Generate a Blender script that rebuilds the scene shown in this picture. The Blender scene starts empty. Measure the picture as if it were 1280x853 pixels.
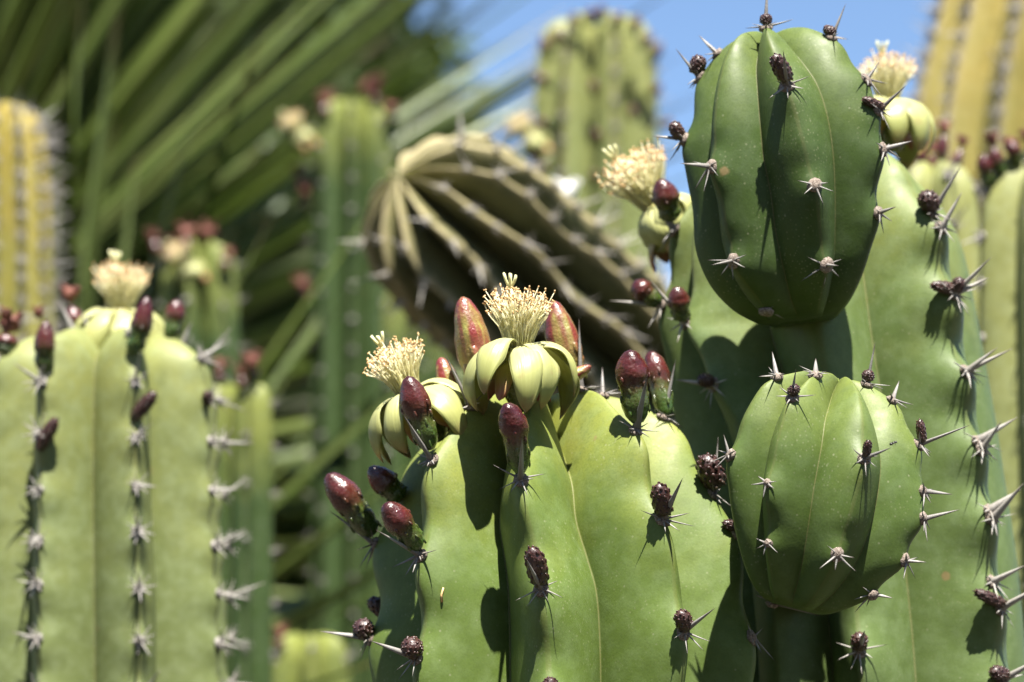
import bpy, bmesh, math, random
from mathutils import Vector, Matrix, noise, Quaternion

rnd = random.Random(7)
R_ = math.radians
scene = bpy.context.scene
col = scene.collection

# ------------------------------------------------------------------ camera
PITCH = R_(10.0)
CAM = Vector((0, 0, 1.25))
LENS = 100.0
K = 36.0 / LENS / 1280.0
FW = Vector((0, math.cos(PITCH), math.sin(PITCH)))
UP = Vector((0, -math.sin(PITCH), math.cos(PITCH)))
cd = bpy.data.cameras.new('camera')
cd.lens = LENS; cd.sensor_width = 36.0
cd.clip_start = 0.02; cd.clip_end = 3000
cd.dof.use_dof = True
cd.dof.focus_distance = 0.81
cd.dof.aperture_fstop = 12.5
cam = bpy.data.objects.new('camera', cd); col.objects.link(cam)
cam.location = CAM; cam.rotation_euler = (math.pi / 2 + PITCH, 0, 0)
scene.camera = cam

# ------------------------------------------------------------------ sky, sun
SUN_EL, SUN_AZ = R_(66), R_(13)
world = bpy.data.worlds.new('World'); scene.world = world; world.use_nodes = True
wn = world.node_tree; wn.nodes.clear()
sky = wn.nodes.new('ShaderNodeTexSky'); sky.sky_type = 'NISHITA'; sky.sun_disc = False
sky.sun_elevation = SUN_EL; sky.sun_rotation = math.pi - SUN_AZ
sky.altitude = 600; sky.air_density = 1.0; sky.dust_density = 0.5; sky.ozone_density = 4.0
bg = wn.nodes.new('ShaderNodeBackground'); bg.inputs['Strength'].default_value = 0.052
wo = wn.nodes.new('ShaderNodeOutputWorld')
wn.links.new(sky.outputs[0], bg.inputs[0]); wn.links.new(bg.outputs[0], wo.inputs[0])
sd = bpy.data.lights.new('sun', 'SUN'); sd.energy = 5.0; sd.angle = R_(0.5); sd.color = (1.0, 0.955, 0.87)
sun = bpy.data.objects.new('sun', sd); col.objects.link(sun)
SDIR = Vector((math.sin(SUN_AZ) * math.cos(SUN_EL), -math.cos(SUN_AZ) * math.cos(SUN_EL), math.sin(SUN_EL)))
sun.rotation_euler = SDIR.to_track_quat('Z', 'Y').to_euler()
sun.location = (0, 0, 5)

scene.view_settings.view_transform = 'Standard'
scene.view_settings.look = 'None'
scene.view_settings.gamma = 1.0
scene.view_settings.exposure = 1.92
scene.view_settings.use_curve_mapping = False

# ------------------------------------------------------------------ helpers
def at(px, py, Y):
    """point on the photograph's ray through (px, py) that lies in the world plane y = Y"""
    d = Y / (math.cos(PITCH) + (py - 426.5) * K * math.sin(PITCH))
    return CAM + FW * d + Vector((1, 0, 0)) * ((px - 640) * K * d) - UP * ((py - 426.5) * K * d)

def proj(P):
    v = P - CAM; d = v.dot(FW)
    return (640 + v.x / d / K, 426.5 - v.dot(UP) / d / K)

def pxs(Y):
    return K * Y / math.cos(PITCH)

MW = {}
def link(o, parent=None, M=None):
    M = M or Matrix.Identity(4)
    col.objects.link(o)
    MW[o.name] = M
    if parent is not None:
        o.parent = parent
        o.matrix_parent_inverse = MW[parent.name].inverted()
    o.matrix_basis = M
    return o

def empty(name, label, cat, loc, group=None):
    o = bpy.data.objects.new(name, None)
    o.empty_display_size = 0.03
    link(o, None, Matrix.Translation(loc))
    o['label'] = label; o['category'] = cat
    if group: o['group'] = group
    return o

def frame(z, x_hint=Vector((1, 0.13, 0.07))):
    z = z.normalized()
    x = (x_hint - z * x_hint.dot(z))
    if x.length < 1e-4: x = Vector((0, 1, 0)) - z * z.y
    x.normalize(); y = z.cross(x)
    return Matrix((x, y, z)).transposed()

def mat_at(P, z, sx, sy, sz, roll=0.0, hint=Vector((1, 0.13, 0.07))):
    M = frame(z, hint) @ Matrix.Rotation(roll, 3, 'Z')
    M = M.to_4x4() @ Matrix.Diagonal((sx, sy, sz, 1))
    M.translation = P
    return M

def bm_mesh(name, bm, mats, smooth=True):
    me = bpy.data.meshes.new(name)
    bmesh.ops.recalc_face_normals(bm, faces=bm.faces[:]) if bm.faces else None
    bm.to_mesh(me); bm.free()
    for m in (mats if isinstance(mats, (list, tuple)) else [mats]):
        me.materials.append(m)
    if smooth:
        me.polygons.foreach_set('use_smooth', [True] * len(me.polygons))
    return me

# ------------------------------------------------------------------ materials
class NT:
    def __init__(s, name):
        s.m = bpy.data.materials.new(name); s.m.use_nodes = True
        s.t = s.m.node_tree; s.t.nodes.clear()
        s.out = s.n('ShaderNodeOutputMaterial')
        s.p = s.n('ShaderNodeBsdfPrincipled')
        s.l(s.p.outputs[0], s.out.inputs[0])
    def n(s, ty, **kw):
        nd = s.t.nodes.new(ty)
        for k, v in kw.items(): setattr(nd, k, v)
        return nd
    def l(s, a, b): s.t.links.new(a, b)
    def noise(s, vec, scale, detail=3, rough=0.50):
        nd = s.n('ShaderNodeTexNoise'); nd.inputs['Scale'].default_value = scale
        nd.inputs['Detail'].default_value = detail; nd.inputs['Roughness'].default_value = rough
        if vec is not None: s.l(vec, nd.inputs['Vector'])
        return nd.outputs['Fac']
    def ramp(s, fac, stops, interp='LINEAR'):
        nd = s.n('ShaderNodeValToRGB'); cr = nd.color_ramp; cr.interpolation = interp
        while len(cr.elements) < len(stops): cr.elements.new(0.5)
        for e, (p, c) in zip(cr.elements, stops):
            e.position = p; e.color = (c if len(c) == 4 else (*c, 1)) if isinstance(c, tuple) else (c, c, c, 1)
        s.l(fac, nd.inputs[0]); return nd.outputs[0]
    def mix(s, fac, a, b, mode='MIX'):
        nd = s.n('ShaderNodeMix', data_type='RGBA', blend_type=mode)
        for inp, v in ((nd.inputs[0], fac), (nd.inputs[6], a), (nd.inputs[7], b)):
            if isinstance(v, (int, float)): inp.default_value = v
            elif isinstance(v, tuple): inp.default_value = (*v, 1)
            else: s.l(v, inp)
        return nd.outputs[2]
    def math(s, op, a, b=0.0):
        nd = s.n('ShaderNodeMath', operation=op)
        for inp, v in ((nd.inputs[0], a), (nd.inputs[1], b)):
            if isinstance(v, (int, float)): inp.default_value = v
            else: s.l(v, inp)
        return nd.outputs[0]
    def bump(s, h, strength, dist):
        nd = s.n('ShaderNodeBump'); nd.inputs['Strength'].default_value = strength
        nd.inputs['Distance'].default_value = dist
        s.l(h, nd.inputs['Height']); s.l(nd.outputs[0], s.p.inputs['Normal'])
    def set(s, **kw):
        for k, v in kw.items():
            s.p.inputs[k.replace('_', ' ')].default_value = v

def skin(name, c_old, c_young, ridge=None, ridge_w=0.10, furrow=(0.125, 0.105, 0.045), young=0.05, bloom=0.25, spots=1.3, sss=0.06, rough=0.50):
    s = NT(name)
    geo = s.n('ShaderNodeNewGeometry').outputs['Position']
    rib = s.n('ShaderNodeAttribute', attribute_name='rib').outputs['Fac']
    lon = s.n('ShaderNodeAttribute', attribute_name='lon').outputs['Fac']
    big = s.noise(geo, 42, 3)
    mid = s.noise(geo, 210, 3)
    fine = s.noise(geo, 1500, 2)
    f = s.math('DIVIDE', lon, young)
    f = s.math('ADD', f, s.math('MULTIPLY', s.math('SUBTRACT', big, 0.5), 1.1))
    base = s.mix(s.ramp(f, [(0.12, 0.0), (1.0, 1.0)]), c_young, c_old)
    mot = s.noise(geo, 110, 4, 0.65)
    base = s.mix(s.math('MULTIPLY', s.ramp(mot, [(0.36, 1.0), (0.52, 0.0)]), 0.30), base, tuple(c * 0.60 for c in c_old))
    # waxy bloom patches, slightly paler and bluer
    pale = tuple(min(1, a * 1.25 + b) for a, b in zip(c_old, (0.045, 0.05, 0.05)))
    base = s.mix(s.math('MULTIPLY', s.ramp(mid, [(0.42, 0.0), (0.68, 1.0)]), bloom), base, pale)
    base = s.mix(s.math('MULTIPLY', s.ramp(fine, [(0.35, 1.0), (0.5, 0.0)]), 0.22), base, tuple(c * 0.62 for c in c_old))
    if ridge:
        w = s.math('ADD', rib, s.math('MULTIPLY', s.math('SUBTRACT', mid, 0.5), ridge_w * 1.6))
        base = s.mix(s.ramp(w, [(ridge_w * 0.5, 1.0), (ridge_w * 1.5, 0.0)]), base, ridge)
    else:
        w = s.math('ADD', rib, s.math('MULTIPLY', s.math('SUBTRACT', mid, 0.5), 0.03))
        base = s.mix(s.math('MULTIPLY', s.ramp(w, [(0.012, 1.0), (0.05, 0.0)]), 0.30), base, (0.13, 0.11, 0.05))
    w2 = s.math('ADD', rib, s.math('MULTIPLY', s.math('SUBTRACT', fine, 0.5), 0.03))
    base = s.mix(s.math('MULTIPLY', s.ramp(w2, [(0.976, 0.0), (0.994, 1.0)]), 0.55), base, furrow)
    # pale dust specks and corky scars
    vo = s.n('ShaderNodeTexVoronoi'); vo.inputs['Scale'].default_value = 300; s.l(geo, vo.inputs['Vector'])
    sp = s.ramp(vo.outputs['Distance'], [(0.07, 1.0), (0.13, 0.0)])
    gate = s.ramp(s.noise(geo, 90, 2), [(0.42, 0.0), (0.56, 1.0)])
    base = s.mix(s.math('MULTIPLY', s.math('MULTIPLY', sp, gate), 0.24 * spots), base, (0.27, 0.265, 0.18))
    vo3 = s.n('ShaderNodeTexVoronoi'); vo3.inputs['Scale'].default_value = 760; s.l(geo, vo3.inputs['Vector'])
    base = s.mix(s.math('MULTIPLY', s.math('MULTIPLY', s.ramp(vo3.outputs['Distance'], [(0.14, 1.0), (0.28, 0.0)]), s.ramp(s.noise(geo, 55, 3), [(0.44, 0.0), (0.64, 1.0)])), 0.16 * spots), base, (0.27, 0.265, 0.17))
    vo2 = s.n('ShaderNodeTexVoronoi'); vo2.inputs['Scale'].default_value = 40; s.l(geo, vo2.inputs['Vector'])
    d2 = s.math('ADD', vo2.outputs['Distance'], s.math('MULTIPLY', s.math('SUBTRACT', mid, 0.5), 0.16))
    sc = s.math('MULTIPLY', s.ramp(d2, [(0.035, 1.0), (0.060, 0.0)]), s.ramp(s.noise(geo, 23, 1), [(0.45, 0.0), (0.52, 1.0)]))
    base = s.mix(s.math('MULTIPLY', sc, 0.6 * spots), base, (0.17, 0.12, 0.055))
    s.l(base, s.p.inputs['Base Color'])
    s.l(s.ramp(mid, [(0.3, rough - 0.07), (0.7, rough + 0.12)]), s.p.inputs['Roughness'])
    s.set(Subsurface_Weight=sss, Subsurface_Scale=0.004, IOR=1.42, Specular_IOR_Level=0.27)
    s.p.inputs['Subsurface Radius'].default_value = (0.9, 1.0, 0.35)
    h = s.math('ADD', s.math('MULTIPLY', fine, 0.35), s.math('MULTIPLY', mid, 1.0))
    s.bump(h, 0.12, 0.0008)
    return s.m

M_A = skin('skin_front', (0.078, 0.116, 0.024), (0.192, 0.206, 0.042), young=0.085)
M_E = skin('skin_rear', (0.084, 0.122, 0.036), (0.154, 0.170, 0.047), young=0.11, bloom=0.28)
M_B = skin('skin_young', (0.038, 0.064, 0.014), (0.088, 0.118, 0.028), young=0.055, bloom=0.14)
M_C = skin('skin_young_low', (0.057, 0.090, 0.019), (0.122, 0.150, 0.035), young=0.05, bloom=0.16)
M_L = skin('skin_left', (0.115, 0.141, 0.050), (0.180, 0.190, 0.058), young=0.13, bloom=0.35)
M_F = skin('skin_far_right', (0.145, 0.162, 0.056), (0.195, 0.202, 0.066), young=0.2, bloom=0.35)
M_G = skin('skin_small_shade', (0.032, 0.056, 0.015), (0.180, 0.200, 0.046), young=0.085, bloom=0.12)  # dark lower colour stands in for shade down the small background stems
M_Y = skin('skin_yellow', (0.165, 0.160, 0.036), (0.250, 0.190, 0.036), young=0.16, ridge=(0.24, 0.19, 0.07), ridge_w=0.10)
M_R = skin('skin_gold', (0.205, 0.180, 0.050), (0.310, 0.230, 0.062), young=0.30, ridge=(0.30, 0.25, 0.14), ridge_w=0.18)
M_T = skin('skin_tall', (0.130, 0.155, 0.052), (0.181, 0.189, 0.057), young=0.2, ridge=(0.168, 0.155, 0.067), ridge_w=0.08)
M_M = skin('skin_olive', (0.058, 0.062, 0.025), (0.150, 0.138, 0.055), young=0.09, ridge=(0.27, 0.232, 0.125), ridge_w=0.17)

def m_spine(name, base, mid, tip):
    s = NT(name)
    g = s.n('ShaderNodeTexCoord').outputs['Generated']
    sx = s.n('ShaderNodeSeparateXYZ'); s.l(g, sx.inputs[0])
    geo = s.n('ShaderNodeNewGeometry').outputs['Position']
    z = s.math('ADD', sx.outputs[2], s.math('MULTIPLY', s.math('SUBTRACT', s.noise(geo, 600, 2), 0.5), 0.35))
    c = s.ramp(z, [(0.0, tuple(b * 0.75 for b in base)), (0.18, base), (0.62, mid), (0.97, tip)])
    st = s.noise(geo, 2600, 2)
    c = s.mix(s.math('MULTIPLY', s.ramp(st, [(0.4, 1.0), (0.55, 0.0)]), 0.35), c, (0.16, 0.13, 0.11))
    s.l(c, s.p.inputs['Base Color']); s.set(Roughness=0.5, Specular_IOR_Level=0.4)
    s.bump(st, 0.25, 0.0004)
    return s.m
M_SP = m_spine('spine_grey', (0.135, 0.125, 0.115), (0.225, 0.215, 0.20), (0.035, 0.022, 0.02))
M_SPW = m_spine('spine_pale', (0.22, 0.205, 0.185), (0.33, 0.315, 0.29), (0.13, 0.11, 0.09))

M_SPP = m_spine('spine_white', (0.34, 0.31, 0.26), (0.50, 0.47, 0.42), (0.40, 0.36, 0.30))

s = NT('areole_wool')
geo = s.n('ShaderNodeNewGeometry').outputs['Position']
s.l(s.ramp(s.noise(geo, 1800, 3), [(0.3, (0.06, 0.04, 0.03)), (0.6, (0.20, 0.16, 0.13)), (0.8, (0.38, 0.34, 0.30))]), s.p.inputs['Base Color'])
s.set(Roughness=0.9); s.bump(s.noise(geo, 2500, 2), 0.6, 0.0006); M_WOOL = s.m

def m_bud(name, stops, rough=0.17, spot=(0.3, 0.24, 0.2), streak=None):
    s = NT(name)
    g = s.n('ShaderNodeTexCoord').outputs['Generated']
    sx = s.n('ShaderNodeSeparateXYZ'); s.l(g, sx.inputs[0])
    geo = s.n('ShaderNodeNewGeometry').outputs['Position']
    nz = s.noise(geo, 420, 3)
    z = s.math('ADD', sx.outputs[2], s.math('MULTIPLY', s.math('SUBTRACT', nz, 0.5), 0.30))
    c = s.ramp(z, stops)
    if streak:
        sc = s.n('ShaderNodeVectorMath', operation='MULTIPLY'); s.l(g, sc.inputs[0]); sc.inputs[1].default_value = (2.6, 2.6, 0.8)
        c = s.mix(s.ramp(s.noise(sc.outputs[0], 1.6, 2), [(0.46, 0.0), (0.74, 1.0)]), c, streak)
    oi = s.n('ShaderNodeObjectInfo').outputs['Random']
    c = s.mix(s.math('MULTIPLY', oi, 0.5), c, s.mix(0.3, c, (0.075, 0.030, 0.012)))
    dull = s.ramp(s.noise(geo, 260, 3), [(0.48, 0.0), (0.66, 1.0)])
    c = s.mix(s.math('MULTIPLY', dull, 0.16), c, (0.085, 0.045, 0.035))
    vo = s.n('ShaderNodeTexVoronoi'); vo.inputs['Scale'].default_value = 650; s.l(geo, vo.inputs['Vector'])
    c = s.mix(s.math('MULTIPLY', s.ramp(vo.outputs['Distance'], [(0.06, 1.0), (0.13, 0.0)]), 0.35), c, spot)
    s.l(c, s.p.inputs['Base Color'])
    s.l(s.ramp(s.noise(geo, 900, 2), [(0.35, rough - 0.02), (0.7, rough + 0.24)]), s.p.inputs['Roughness'])
    s.set(Subsurface_Weight=0.08, Subsurface_Scale=0.002, Coat_Weight=0.12, Coat_Roughness=0.15)
    s.bump(s.noise(geo, 1300, 3), 0.35, 0.0008)
    return s.m
M_BUD = m_bud('bud_maroon', [(0.05, (0.032, 0.076, 0.011)), (0.38, (0.038, 0.060, 0.010)), (0.53, (0.050, 0.020, 0.011)), (0.72, (0.068, 0.0095, 0.010)), (1.0, (0.026, 0.004, 0.005))])
M_BUDY = m_bud('bud_dark', [(0.0, (0.035, 0.034, 0.012)), (0.3, (0.034, 0.013, 0.009)), (1.0, (0.026, 0.007, 0.007))], rough=0.34)
M_BUDR = m_bud('bud_red', [(0.0, (0.15, 0.18, 0.035)), (0.3, (0.19, 0.075, 0.035)), (0.6, (0.16, 0.024, 0.022)), (1.0, (0.14, 0.02, 0.02))], rough=0.28, streak=(0.24, 0.22, 0.055))

def m_soft(name, stops, coord='Generated', trans=0.25, rough=0.42):
    s = NT(name)
    if coord == 'Generated':
        g = s.n('ShaderNodeTexCoord').outputs['Generated']
        sx = s.n('ShaderNodeSeparateXYZ'); s.l(g, sx.inputs[0]); v = sx.outputs[2]
    else:
        v = s.n('ShaderNodeAttribute', attribute_name=coord).outputs['Fac']
    geo = s.n('ShaderNodeNewGeometry').outputs['Position']
    n1 = s.noise(geo, 500, 3)
    v2 = s.math('ADD', v, s.math('MULTIPLY', s.math('SUBTRACT', n1, 0.5), 0.18))
    c = s.ramp(v2, stops)
    if name in ('petal', 'outer_petal'):
        cb = s.n('ShaderNodeCombineXYZ'); s.l(s.math('MULTIPLY', s.n('ShaderNodeAttribute', attribute_name='wid').outputs['Fac'], 7.0), cb.inputs[0]); s.l(s.math('MULTIPLY', v, 1.2), cb.inputs[1])
        vein = s.noise(cb.outputs[0], 1.0, 2)
        c = s.mix(s.math('MULTIPLY', s.ramp(vein, [(0.38, 1.0), (0.56, 0.0)]), 0.34), c, (0.34, 0.345, 0.10))
        c = s.mix(s.math('MULTIPLY', s.ramp(s.noise(geo, 230, 3), [(0.60, 0.0), (0.72, 1.0)]), 0.35), c, (0.36, 0.26, 0.11))
        s.bump(vein, 0.30, 0.0006)
    else: s.bump(n1, 0.3, 0.0008)
    s.l(c, s.p.inputs['Base Color']); s.set(Roughness=rough)
    tr = s.n('ShaderNodeBsdfTranslucent'); s.l(c, tr.inputs[0])
    mx = s.n('ShaderNodeMixShader'); mx.inputs[0].default_value = trans
    s.l(s.p.outputs[0], mx.inputs[1]); s.l(tr.outputs[0], mx.inputs[2]); s.l(mx.outputs[0], s.out.inputs[0])
    return s.m
M_PET = m_soft('petal', [(0.0, (0.54, 0.53, 0.29)), (0.35, (0.47, 0.475, 0.205)), (0.8, (0.38, 0.40, 0.125)), (0.97, (0.33, 0.21, 0.08))], 'len', 0.34)
M_FIL = m_soft('filament', [(0.0, (0.88, 0.85, 0.52)), (1.0, (0.92, 0.88, 0.68))], 'len', 0.55)
M_ANT = m_soft('anther', [(0.0, (0.66, 0.40, 0.15)), (1.0, (0.74, 0.52, 0.27))], 'len', 0.25)
M_STI = m_soft('stigma', [(0.0, (0.62, 0.60, 0.30)), (1.0, (0.68, 0.66, 0.38))], 'len', 0.3)
M_TUBE = m_bud('flower_tube', [(0.0, (0.06, 0.10, 0.02)), (0.6, (0.10, 0.12, 0.03)), (0.9, (0.30, 0.30, 0.09)), (1.0, (0.55, 0.52, 0.2))])
M_WITH = m_soft('withered', [(0.0, (0.13, 0.055, 0.03)), (0.5, (0.15, 0.045, 0.026)), (1.0, (0.085, 0.024, 0.016))], 'Generated', 0.1, 0.7)
M_WHITE = m_soft('white_flower', [(0.0, (0.75, 0.75, 0.68)), (1.0, (0.82, 0.82, 0.80))], 'Generated', 0.2, 0.6)

def m_leaf(name, mid, edge, dead=0.0):
    s = NT(name)
    e = s.n('ShaderNodeAttribute', attribute_name='edge').outputs['Fac']
    ln = s.n('ShaderNodeAttribute', attribute_name='len').outputs['Fac']
    oi = s.n('ShaderNodeObjectInfo').outputs['Random']
    geo = s.n('ShaderNodeNewGeometry').outputs['Position']
    c = s.mix(s.ramp(e, [(0.55, 0.0), (0.95, 1.0)]), mid, edge)
    c = s.mix(s.math('MULTIPLY', oi, 0.55), c, tuple(k * f for k, f in zip(mid, (1.9, 1.55, 1.1))))
    c = s.mix(s.math('MULTIPLY', s.ramp(s.noise(geo, 14, 3), [(0.45, 0.0), (0.7, 1.0)]), 0.35), c, edge)
    c = s.mix(s.ramp(ln, [(0.9, 0.0), (1.0, 0.8)]), c, (0.16, 0.09, 0.05))
    s.l(c, s.p.inputs['Base Color']); s.set(Roughness=0.42)
    tr = s.n('ShaderNodeBsdfTranslucent'); s.l(c, tr.inputs[0])
    mx = s.n('ShaderNodeMixShader'); mx.inputs[0].default_value = 0.12
    s.l(s.p.outputs[0], mx.inputs[1]); s.l(tr.outputs[0], mx.inputs[2]); s.l(mx.outputs[0], s.out.inputs[0])
    return s.m
M_LEAF = m_leaf('sword_leaf', (0.078, 0.124, 0.030), (0.17, 0.19, 0.07))
M_DEAD = m_leaf('dead_leaf', (0.13, 0.10, 0.055), (0.18, 0.14, 0.08))
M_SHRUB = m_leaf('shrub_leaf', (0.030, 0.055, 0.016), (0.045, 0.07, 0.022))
s = NT('bark'); geo = s.n('ShaderNodeNewGeometry').outputs['Position']
s.l(s.ramp(s.noise(geo, 40, 5), [(0.3, (0.06, 0.04, 0.03)), (0.7, (0.20, 0.15, 0.10))]), s.p.inputs['Base Color']); s.set(Roughness=0.9)
s.bump(s.noise(geo, 60, 4), 0.8, 0.02); M_BARK = s.m
s = NT('dry_soil'); geo = s.n('ShaderNodeNewGeometry').outputs['Position']
g1 = s.ramp(s.noise(geo, 3, 6), [(0.3, (0.035, 0.028, 0.02)), (0.7, (0.09, 0.07, 0.05))])
g2 = s.ramp(s.noise(geo, 90, 4), [(0.3, (0.03, 0.025, 0.02)), (0.7, (0.11, 0.09, 0.065))])
s.l(s.mix(0.5, g1, g2), s.p.inputs['Base Color']); s.set(Roughness=0.95)
s.bump(s.noise(geo, 90, 5), 0.8, 0.02); M_SOIL = s.m

# ------------------------------------------------------------------ ground
bm = bmesh.new(); N = 60; vs = []
for i in range(N + 1):
    row = []
    for j in range(N + 1):
        u, v = (i / N * 2 - 1), (j / N * 2 - 1)
        x = math.copysign(abs(u) ** 3 * 900, u) + u * 6; y = math.copysign(abs(v) ** 3 * 900, v) + v * 6 + 1.5
        z = 0.05 * noise.noise(Vector((x * .7, y * .7, 0))) - 0.05
        row.append(bm.verts.new((x, y, z)))
    vs.append(row)
for i in range(N):
    for j in range(N):
        bm.faces.new((vs[i][j], vs[i + 1][j], vs[i + 1][j + 1], vs[i][j + 1]))
g = bpy.data.objects.new('ground', bm_mesh('ground', bm, M_SOIL)); link(g)
g['kind'] = 'structure'; g['label'] = 'dry bare soil of the cactus garden'

# ------------------------------------------------------------------ ribbed stems
QS = [-1, -.975, -.93, -.84, -.7, -.55, -.4, -.27, -.16, -.08, -.03, .03, .08, .16, .27, .4, .55, .7, .84, .93, .975]
QL = [-1, -.9, -.65, -.35, -.12, 0, .12, .35, .65, .9]

class Stem:
    """ribbed body along a list of (centre, radius) from the apex down; ribs are numbered from the one at angle phase"""
    def __init__(s, prof, n, d, phase, axis=None, rings=80, sharp=0.5, to_ground=True, wob=0.012, drop=0.35, wave=0.0, seed=0, lowres=False, twist=0.0):
        s.n, s.d, s.ph, s.sharp, s.wob, s.drop, s.wave, s.seed, s.low, s.tw = n, d, R_(phase), sharp, wob, drop, wave, seed, lowres, twist
        P = [(Vector(c), r) for c, r in prof]
        ls = [0.0]
        for a, b in zip(P, P[1:]):
            ls.append(ls[-1] + math.hypot((b[0] - a[0]).length, b[1] - a[1]))
        s.P, s.ls, s.L = P, ls, ls[-1]
        s.rmax = max(r for c, r in P)
        i_max = max(range(len(P)), key=lambda i: P[i][1]); s.lmax = ls[i_max]
        s.axis = axis.normalized() if axis is not None else None
        s.fitc = {}; s.rings = rings; s.bumps = {k: [] for k in range(n)}
        s.ground = to_ground
    def _cr(s, l):
        ls, P = s.ls, s.P
        i = 0
        while i < len(ls) - 2 and l > ls[i + 1]: i += 1
        t = (l - ls[i]) / max(1e-9, ls[i + 1] - ls[i])
        def tan(j):
            a, b = max(0, j - 1), min(len(P) - 1, j + 1)
            dl = ls[b] - ls[a]
            return (P[b][0] - P[a][0]) / dl, (P[b][1] - P[a][1]) / dl
        h = ls[i + 1] - ls[i]
        (m0, n0), (m1, n1) = tan(i), tan(i + 1)
        h00 = 2 * t**3 - 3 * t**2 + 1; h10 = t**3 - 2 * t**2 + t; h01 = -2 * t**3 + 3 * t**2; h11 = t**3 - t**2
        c = P[i][0] * h00 + m0 * (h10 * h) + P[i + 1][0] * h01 + m1 * (h11 * h)
        r = P[i][1] * h00 + n0 * (h10 * h) + P[i + 1][1] * h01 + n1 * (h11 * h)
        return c, max(r, 0.0006)
    def fr(s, l):
        if s.axis is not None: a = s.axis
        else:
            e = s.L * 0.02
            a = (s._cr(max(0, l - e))[0] - s._cr(min(s.L, l + e))[0]).normalized()
        f = Vector((0, -1, 0)); f = f - a * f.dot(a)
        if f.length < 0.05: f = Vector((0, 0, -1)) - a * (-a.z)
        f.normalize()
        return a, f, a.cross(f)
    def g(s, q):
        q = abs(q)
        lin = math.sqrt(q * q + 0.0036) - 0.06 * (1 - q)
        return s.sharp * lin + (1 - s.sharp) * (1 - math.cos(q * math.pi / 2))
    def rib_angle(s, k, l):
        kk = k % s.n
        th = s.ph + kk * 2 * math.pi / s.n + (k // s.n) * 2 * math.pi
        if kk in s.fitc:
            m, b, l0, l1 = s.fitc[kk]
            th += m + b * (min(max(l, l0), l1) - l0)
        return th
    def fit(s, pts, weights=None):
        """turn each rib so that its areoles fall on the measured points (straight-line fit along the rib)"""
        per = {}
        for p in pts:
            k, l, e = s.find(*p)
            if e < 70: per.setdefault(k, []).append((p, l))
        for k, lst in per.items():
            sol = []
            for (px, py), l in lst:
                best = None
                for i in range(-50, 51):
                    dth = R_(i * .5); s.fitc[k] = (dth, 0, 0, 1)
                    for dl in (-.012, -.008, -.004, 0, .004, .008, .012):
                        l2 = min(s.L, max(.002, l + dl)); u = proj(s.pt(k, l2, 0)); ee = (u[0] - px) ** 2 + (u[1] - py) ** 2 + (i * .12) ** 2
                        if best is None or ee < best[0]: best = (ee, dth, l2)
                sol.append((best[2], best[1]))
            sol.sort(); n = len(sol); ml = sum(a for a, b in sol) / n; mt = sum(b for a, b in sol) / n
            den = sum((a - ml) ** 2 for a, b in sol)
            b = sum((a - ml) * (t - mt) for a, t in sol) / den if n > 1 and den > 1e-5 else 0.0
            l0, l1 = sol[0][0], sol[-1][0]
            s.fitc[k] = (mt + b * (l0 - ml), b, l0, l1)
    def pt(s, k, l, q):
        c, r = s._cr(l); a, f, x = s.fr(l)
        t0 = s.rib_angle(k, l)
        t1 = s.rib_angle(k + (1 if q > 0 else -1), l)
        th = t0 + (t1 - t0) * abs(q) / 2 + s.tw * l
        gg = s.g(q)
        if s.wave: th += s.wave * math.sin(l * 95 + k * 2.3) * (1 - abs(q)) / s.n
        rr = r * (1 - s.d * gg)
        for la in s.bumps.get(k % s.n, ()):
            w = s.rmax * 0.20
            e = math.exp(-((l - la - w * .35) / w) ** 2) * 0.055 - math.exp(-((l - la + w * .9) / (w * .7)) ** 2) * 0.028
            rr += s.rmax * e * math.exp(-(q / 0.33) ** 2) * min(1, r / s.rmax * 1.3)
        dirv = f * math.cos(th) + x * math.sin(th)
        p = c + dirv * rr
        if l < s.lmax:
            xx = r / s.rmax
            p = p - a * (s.rmax * s.drop * s.d * 3 * gg * xx * (1 - xx) * 2)
        if s.wob:
            nz = noise.noise(p * 28 + Vector((s.seed * 3.1, 0, 0)))
            p = p + dirv * (nz * s.wob * min(r, s.rmax))
        return p
    def normal(s, k, l, q=0.0):
        e = s.L * 0.004
        l0, l1 = max(0, l - e), min(s.L, l + e)
        t1 = s.pt(k, l1, q) - s.pt(k, l0, q)
        t2 = s.pt(k, l, q + 0.3) - s.pt(k, l, q - 0.3)
        nn = t2.cross(t1)
        a, f, x = s.fr(l); c, r = s._cr(l)
        nn.normalize()
        if nn.dot(s.pt(k, l, q) - c) < 0 and nn.dot(a) < 0.2: nn = -nn
        return nn
    def find(s, px, py, ks=None):
        best = None
        for k in range(s.n):
            if ks is not None and k not in ks: continue
            for i in range(1, 90):
                l = s.L * i / 90
                p = s.pt(k, l, 0); u = proj(p)
                dd = (u[0] - px) ** 2 + (u[1] - py) ** 2
                c, r = s._cr(l)
                if (p - c).dot(CAM - p) < -0.25 * r * (CAM - p).length: continue
                if best is None or dd < best[0]: best = (dd, k, l)
        return best[1], best[2], math.sqrt(best[0])
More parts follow.
